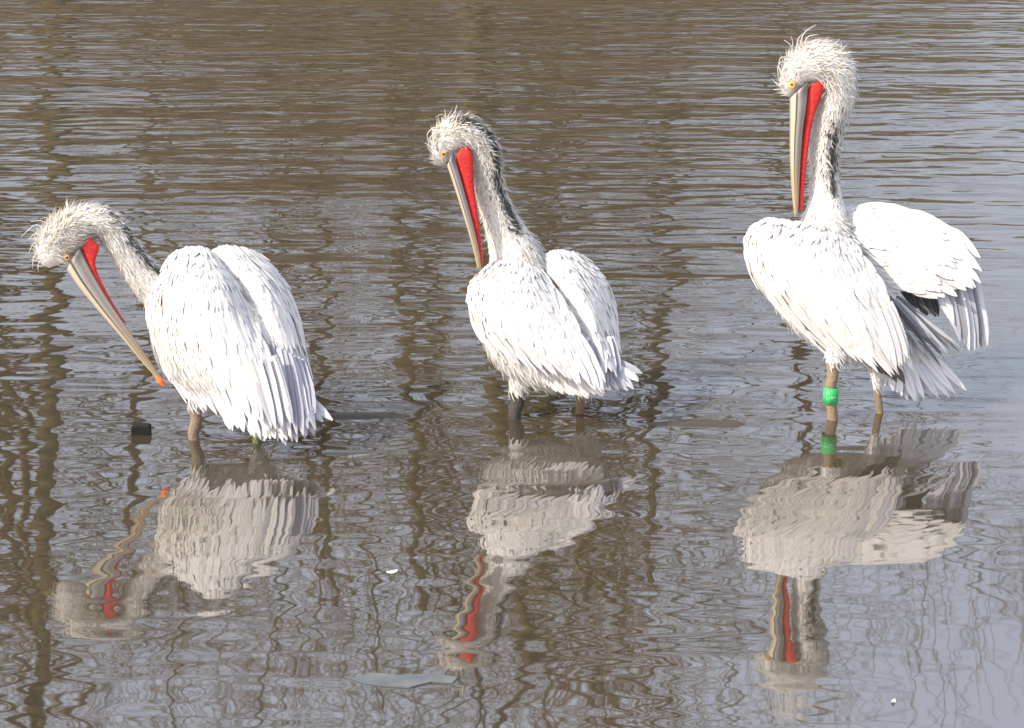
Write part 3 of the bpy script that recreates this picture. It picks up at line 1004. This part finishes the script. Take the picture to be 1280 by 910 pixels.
# ---------------- the middle pelican
b2 = dict(
    label='white pelican with black-streaked neck, folded wings and one blackish leg, between the other two',
    base=P(685, 521, 7.0), facing=(-0.62, 0.78), flow=(0.35, -0.25, -0.85),
    torso=[(610, 372, 7.19, 8), (616, 378, 7.17, 26), (632, 392, 7.13, 42), (658, 412, 7.07, 60), (690, 432, 7.01, 58), (722, 452, 6.95, 42), (745, 466, 6.91, 24), (757, 474, 6.89, 6)],
    neck=[(650, 340, 7.17, 36), (641, 312, 7.18, 31), (630, 285, 7.18, 24), (618, 255, 7.17, 20), (611, 228, 7.16, 18), (609, 205, 7.15, 18.5), (603, 182, 7.14, 19), (588, 167, 7.13, 20), (570, 167, 7.13, 22), (558, 178, 7.13, 18), (553, 192, 7.13, 13), (553, 202, 7.13, 7), (555, 207, 7.13, 2)],
    legs=[dict(pts=[(665, 450, 7.05, 34), (651, 473, 7.02, 17), (646, 488, 7.01, 10), (648, 500, 7.0, 9), (644, 513, 7.0, 8.5), (643, 526, 7.0, 8)], skin_from=.44, color=(0.050, 0.048, 0.040)),
          dict(pts=[(732, 460, 7.06, 26), (728, 482, 7.05, 12), (726, 496, 7.05, 6.5), (725, 508, 7.05, 5.5), (724, 522, 7.05, 5.5)], skin_from=.42, color=(0.20, 0.13, 0.08))],
    eye=(555, 193, 7.088, -.25, .009),
    bare=[(564, 202, 7.09, .022), (575, 192, 7.09, .020), (583, 188, 7.09, .020)],
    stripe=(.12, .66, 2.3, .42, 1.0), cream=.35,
    crest=[([(556, 165, 7.1), (545, 166, 7.09), (536, 174, 7.08), (537, 185, 7.08)], .0022), ([(552, 172, 7.1), (543, 176, 7.09), (541, 188, 7.08)], .002),
           ([(570, 150, 7.13), (569, 140, 7.12), (571, 131, 7.12)], .0018), ([(560, 152, 7.12), (553, 143, 7.11), (545, 146, 7.1)], .0018),
           ([(575, 150, 7.13), (574, 143, 7.13), (577, 138, 7.12)], .0018), ([(590, 150, 7.13), (593, 145, 7.13), (600, 147, 7.12)], .0018),
           ([(551, 160, 7.1), (541, 160, 7.09), (534, 168, 7.08), (535, 178, 7.08)], .0022), ([(548, 178, 7.1), (541, 184, 7.09), (541, 194, 7.08)], .002)],
    bill_l=[(559, 208), (567, 232), (576, 260), (585, 289), (592, 315), (597, 337)],
    bill_r=[(566, 190), (576, 222), (585, 255), (593, 286), (599, 313), (602, 337)],
    bill_d=[7.085, 7.08, 7.07, 7.06, 7.05], bill_t=[.020, .022, .018, .014, .010, .006],
    pouch_l=[(574, 188), (570, 199), (577, 226), (585, 258), (593, 290), (598, 317), (600, 333)],
    pouch_r=[(585, 182), (591, 195), (592, 226), (596, 258), (600, 290), (603, 315), (604, 330)],
    pouch_d=[7.085, 7.085, 7.08, 7.07, 7.06], pouch_t=[.007, .011, .011, .010, .009, .008, .005],
    wings=[dict(grid=[[(728, 319, 7.27), (758, 350, 7.22), (770, 388, 7.16), (772, 426, 7.08), (773, 455, 6.97)],
                      [(712, 313, 7.22), (742, 352, 7.13), (757, 392, 7.05), (763, 428, 6.98), (769, 460, 6.88)],
                      [(690, 313, 7.18), (716, 350, 7.06), (736, 388, 6.97), (748, 425, 6.91), (760, 462, 6.84)],
                      [(670, 324, 7.17), (694, 352, 7.08), (716, 390, 6.98), (731, 425, 6.91), (750, 464, 6.84)]],
                rows=[(0.74, 0.32, .026, .0160, True, PALE, .010), (0.60, 0.32, .024, .0150, True, (0.76, .74, .70), .012), (0.48, 0.26, .020, .0130, True, W_, .010)] + rows_std()[3:],
                fans=[dict(bases=[(738, 425, 6.89), (750, 425, 6.90), (764, 420, 6.95)], tips=[(748, 480, 6.80), (760, 484, 6.80), (774, 466, 6.86)], n=7, half=.013, c=[GREYV, (0.30, .29, .32), PALE])]),
           dict(grid=[[(601, 339, 7.12), (585, 362, 7.10), (587, 390, 7.06), (597, 418, 7.02), (616, 440, 6.97)],
                      [(615, 327, 7.12), (606, 360, 6.97), (612, 394, 6.92), (629, 424, 6.89), (654, 450, 6.87)],
                      [(635, 318, 7.14), (634, 358, 6.93), (646, 395, 6.86), (667, 430, 6.83), (694, 461, 6.82)],
                      [(655, 317, 7.16), (664, 355, 6.96), (684, 396, 6.87), (705, 436, 6.82), (729, 470, 6.80)],
                      [(668, 324, 7.17), (689, 352, 7.05), (711, 387, 6.93), (728, 422, 6.86), (748, 470, 6.80)]],
                rows=rows_std(),
                fans=[dict(bases=[(700, 430, 6.84), (715, 425, 6.84), (726, 420, 6.86)], tips=[(725, 478, 6.78), (742, 484, 6.77), (756, 480, 6.79)], n=7, half=.011, c=[PALE, CREAM, W_])])],
    tail_root=[(728, 448, 6.97, 16), (752, 464, 6.91, 13), (768, 472, 6.88, 5)],
    tail=[dict(bases=[(742, 452, 6.90), (750, 450, 6.90), (756, 446, 6.92)], tips=[(762, 489, 6.84), (790, 486, 6.84), (802, 468, 6.88)], n=11, half=.013, c=[(0.55, .56, .63), GREYV, PALE]),
          dict(bases=[(672, 455, 6.92), (705, 468, 6.88), (740, 468, 6.84)], tips=[(690, 486, 6.88), (722, 496, 6.86), (764, 491, 6.82)], n=15, half=.013, c=[W_, CREAM, W_])],
)

# ---------------- the tall pelican with the green band
b3 = dict(
    label='tallest white pelican with upright neck, half-open wings and green band on its leg',
    base=P(1068, 521, 7.02), facing=(-0.9, 0.42), flow=(0.45, -0.15, -0.85),
    torso=[(968, 318, 7.34, 8), (975, 326, 7.33, 26), (995, 345, 7.29, 42), (1028, 368, 7.22, 56), (1064, 394, 7.16, 54), (1098, 416, 7.11, 40), (1125, 432, 7.09, 24), (1140, 440, 7.08, 6)],
    neck=[(1030, 300, 7.30, 36), (1032, 270, 7.33, 27), (1032, 245, 7.35, 20), (1031, 220, 7.36, 17.5), (1031, 190, 7.37, 18), (1036, 158, 7.38, 20), (1046, 125, 7.38, 22), (1046, 97, 7.38, 24), (1030, 80, 7.38, 26), (1008, 82, 7.38, 25), (993, 97, 7.38, 18), (987, 112, 7.38, 11), (987, 121, 7.38, 3)],
    legs=[dict(pts=[(1062, 425, 7.10, 34), (1046, 444, 7.04, 15), (1041, 456, 7.01, 8.5), (1041, 470, 7.0, 7.5), (1037, 490, 6.99, 7), (1040, 512, 6.985, 7), (1041, 528, 6.985, 7)], skin_from=.28, color=(0.24, 0.17, 0.105)),
          dict(pts=[(1098, 440, 7.10, 20), (1096, 468, 7.07, 9), (1096, 484, 7.06, 5), (1098, 500, 7.055, 5), (1100, 520, 7.055, 5.5)], skin_from=.5, color=(0.21, 0.165, 0.10))],
    eye=(990, 106, 7.330, -.25, .013),
    bare=[(999, 122, 7.33, .024), (1012, 106, 7.33, .022), (1024, 106, 7.33, .020)],
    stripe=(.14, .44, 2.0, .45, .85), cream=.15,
    crest=[([(1000, 60, 7.37), (1003, 45, 7.36), (1010, 37, 7.36), (1020, 31, 7.35)], .0025), ([(1004, 58, 7.37), (1010, 46, 7.36), (1023, 43, 7.35)], .0025),
           ([(992, 66, 7.36), (988, 56, 7.35), (980, 50, 7.35)], .0024), ([(990, 62, 7.36), (991, 53, 7.35), (989, 46, 7.34)], .0022),
           ([(984, 76, 7.35), (975, 78, 7.34), (972, 88, 7.33), (974, 95, 7.33)], .0024), ([(986, 72, 7.35), (976, 72, 7.34), (973, 82, 7.33)], .0022),
           ([(1020, 56, 7.37), (1030, 50, 7.36), (1034, 51, 7.36)], .0022), ([(1036, 58, 7.38), (1048, 56, 7.38), (1056, 64, 7.37)], .0022),
           ([(1052, 70, 7.38), (1061, 68, 7.38), (1065, 72, 7.37)], .0022), ([(1010, 56, 7.37), (1018, 50, 7.36), (1027, 50, 7.35)], .0022),
           ([(996, 62, 7.36), (997, 50, 7.35), (1003, 42, 7.35)], .0022), ([(1060, 84, 7.38), (1067, 84, 7.38), (1070, 92, 7.37)], .002)],
    bill_l=[(987, 123), (987, 152), (987, 184), (988, 216), (990, 246), (993, 271)],
    bill_r=[(1011, 101), (1008, 132), (1003, 168), (1000, 204), (999, 238), (997, 271)],
    bill_d=[7.33, 7.32, 7.31, 7.30, 7.29], bill_t=[.024, .026, .022, .018, .012, .007],
    pouch_l=[(1012, 107), (1007, 124), (1004, 160), (1001, 196), (999, 232), (998, 262)],
    pouch_r=[(1028, 100), (1030, 112), (1017, 148), (1010, 190), (1006, 230), (1003, 263)],
    pouch_d=[7.33, 7.33, 7.32, 7.31, 7.30], pouch_t=[.008, .013, .013, .012, .010, .007],
    ring=[(1039, 484, 6.991, 8.4), (1038, 494, 6.989, 8.4), (1038, 503, 6.988, 8.4)],
    wings=[dict(grid=[[(1050, 262, 7.39), (1098, 254, 7.37), (1148, 266, 7.32), (1192, 286, 7.26), (1222, 322, 7.20)],
                      [(1058, 270, 7.34), (1100, 275, 7.29), (1148, 292, 7.24), (1188, 316, 7.19), (1216, 346, 7.15)],
                      [(1052, 290, 7.30), (1090, 306, 7.24), (1138, 320, 7.18), (1172, 342, 7.14), (1196, 362, 7.12)],
                      [(1050, 312, 7.27), (1084, 342, 7.20), (1118, 360, 7.16), (1144, 366, 7.13), (1162, 372, 7.12)]],
                rows=[(0.74, 0.32, .024, .0170, True, W_, .012), (0.58, 0.30, .022, .0155, True, W_, .012), (0.45, 0.26, .020, .0140, True, W_, .010)] + rows_std()[3:],
                fans=[dict(bases=[(1118, 345, 7.20), (1140, 350, 7.19), (1160, 355, 7.18)], tips=[(1146, 384, 7.17), (1162, 394, 7.17), (1174, 396, 7.17)], n=7, half=.016, c=[DARKF]),
                      dict(bases=[(1168, 345, 7.16), (1192, 335, 7.17), (1214, 325, 7.20)], tips=[(1192, 408, 7.11), (1214, 438, 7.11), (1234, 430, 7.15)], n=9, half=.018, c=[PALE, (0.55, .55, .60), GREYV, (0.22, .22, .25)])]),
           dict(grid=[[(941, 280, 7.31), (929, 305, 7.28), (940, 345, 7.24), (973, 388, 7.18), (1016, 428, 7.10)],
                      [(962, 272, 7.31), (955, 305, 7.16), (970, 350, 7.10), (1006, 396, 7.05), (1046, 436, 7.02)],
                      [(995, 276, 7.30), (992, 310, 7.08), (1010, 355, 7.00), (1045, 402, 6.97), (1084, 446, 6.96)],
                      [(1030, 277, 7.30), (1032, 312, 7.06), (1052, 355, 6.97), (1083, 400, 6.94), (1112, 448, 6.95)],
                      [(1064, 292, 7.30), (1080, 318, 7.11), (1099, 350, 7.02), (1114, 388, 6.98), (1132, 434, 6.97)]],
                rows=[(r[0], r[1], r[2], r[3], r[4], r[5] if k else (0.70, .68, .66), r[6]) for k, r in enumerate(rows_std())],
                fans=[dict(bases=[(1070, 430, 7.0), (1090, 430, 7.0), (1104, 430, 7.0)], tips=[(1096, 464, 6.99), (1114, 474, 6.99), (1130, 480, 7.0)], n=6, half=.015, c=[DARKF, (0.09, .07, .06)]),
                      dict(bases=[(1090, 390, 6.95), (1104, 385, 6.95), (1112, 378, 6.96)], tips=[(1112, 452, 6.93), (1126, 458, 6.93), (1136, 442, 6.94)], n=8, half=.014, c=[W_, PALE, CREAM])])],
    tail_root=[(1098, 415, 7.12, 18), (1125, 435, 7.09, 16), (1150, 455, 7.08, 6)],
    tail=[dict(bases=[(1098, 432, 7.10), (1118, 428, 7.09), (1140, 420, 7.09)], tips=[(1092, 476, 7.06), (1142, 500, 7.05), (1209, 490, 7.07)], n=17, half=.017, c=[PALE, (0.62, .63, .70), PALE, GREYV]),
          dict(bases=[(1100, 375, 7.06), (1112, 372, 7.07), (1120, 366, 7.09)], tips=[(1150, 436, 7.04), (1176, 446, 7.04), (1196, 436, 7.06)], n=18, half=.006, c=[(0.14, .14, .15), (0.45, .45, .47), (0.08, .08, .09)], jit=6.0)],
)
for sp in (b1, b2, b3):
    pelican(sp)

# ------------------------------------------------------------------ small floating things
mb = MB()
c = P(177, 544, 6.83)
hw, hd, hh = .029, .018, .026
v = []
for z, k in ((-.02, 1.0), (hh - .004, 1.0), (hh, .88)):
    for sx, sy in ((-1, -1), (1, -1), (1, 1), (-1, 1)):
        v.append((c[0] + sx * hw * k, c[1] + sy * hd * k, z + .004))
f = [(3, 2, 1, 0), (8, 9, 10, 11)]
for a in (0, 4):
    for j in range(4):
        k = (j + 1) % 4
        f.append((a + j, a + k, a + 4 + k, a + 4 + j))
mb.add(v, f)
tag(mb.build('floating_block', M['block'], smooth=False), 'small black block floating beside the stooping pelican', 'block')

def drift_feather(px, py, L, ang, label):
    b = (455.0 - py) / FPX
    d = H_CAM * (math.cos(PITCH) + b * math.sin(PITCH)) / (math.sin(PITCH) - b * math.cos(PITCH))
    p0 = P(px, py, d); p0[2] = .003
    dirv = np.array((math.cos(ang), math.sin(ang), 0))
    p = p0 + dirv * (TS[:, None] - .5) * L
    p[:, 2] += .006 * np.abs(TS - .4)
    f = MB()
    vane(f, p, np.tile((0, 0, 1.), (7, 1)), np.tile((-dirv[1], dirv[0], 0), (7, 1)), L * .32, WHITE)
    tag(f.build('drifting_feather', M['feather']), label, 'feather')
drift_feather(490, 716, .032, .4, 'tiny white feather drifting between stooping and middle pelicans')
drift_feather(1117, 878, .016, 1.2, 'tiny white feather speck drifting near the tallest pelican reflection')

# thin bluish scrap of sheet lying in the surface
mb = MB()
out = [(440, 849), (462, 842), (500, 845), (545, 843), (572, 848), (566, 854), (540, 853), (512, 860), (480, 858), (456, 855)]
top = []
for px, py in out:
    b = (455.0 - py) / FPX
    d = H_CAM * (math.cos(PITCH) + b * math.sin(PITCH)) / (math.sin(PITCH) - b * math.cos(PITCH))
    q = P(px, py, d); q[2] = 0.003
    top.append(q)
top = np.array(top)
n = len(top)
mb.add(np.vstack([top, top - (0, 0, .008)]), [tuple(range(n))[::-1], tuple(range(n, 2 * n))] + [(i, (i + 1) % n, n + (i + 1) % n, n + i) for i in range(n)])
tag(mb.build('floating_scrap', M['film'], smooth=False), 'thin blue-grey scrap of sheet floating flat by the middle pelican reflection', 'scrap')
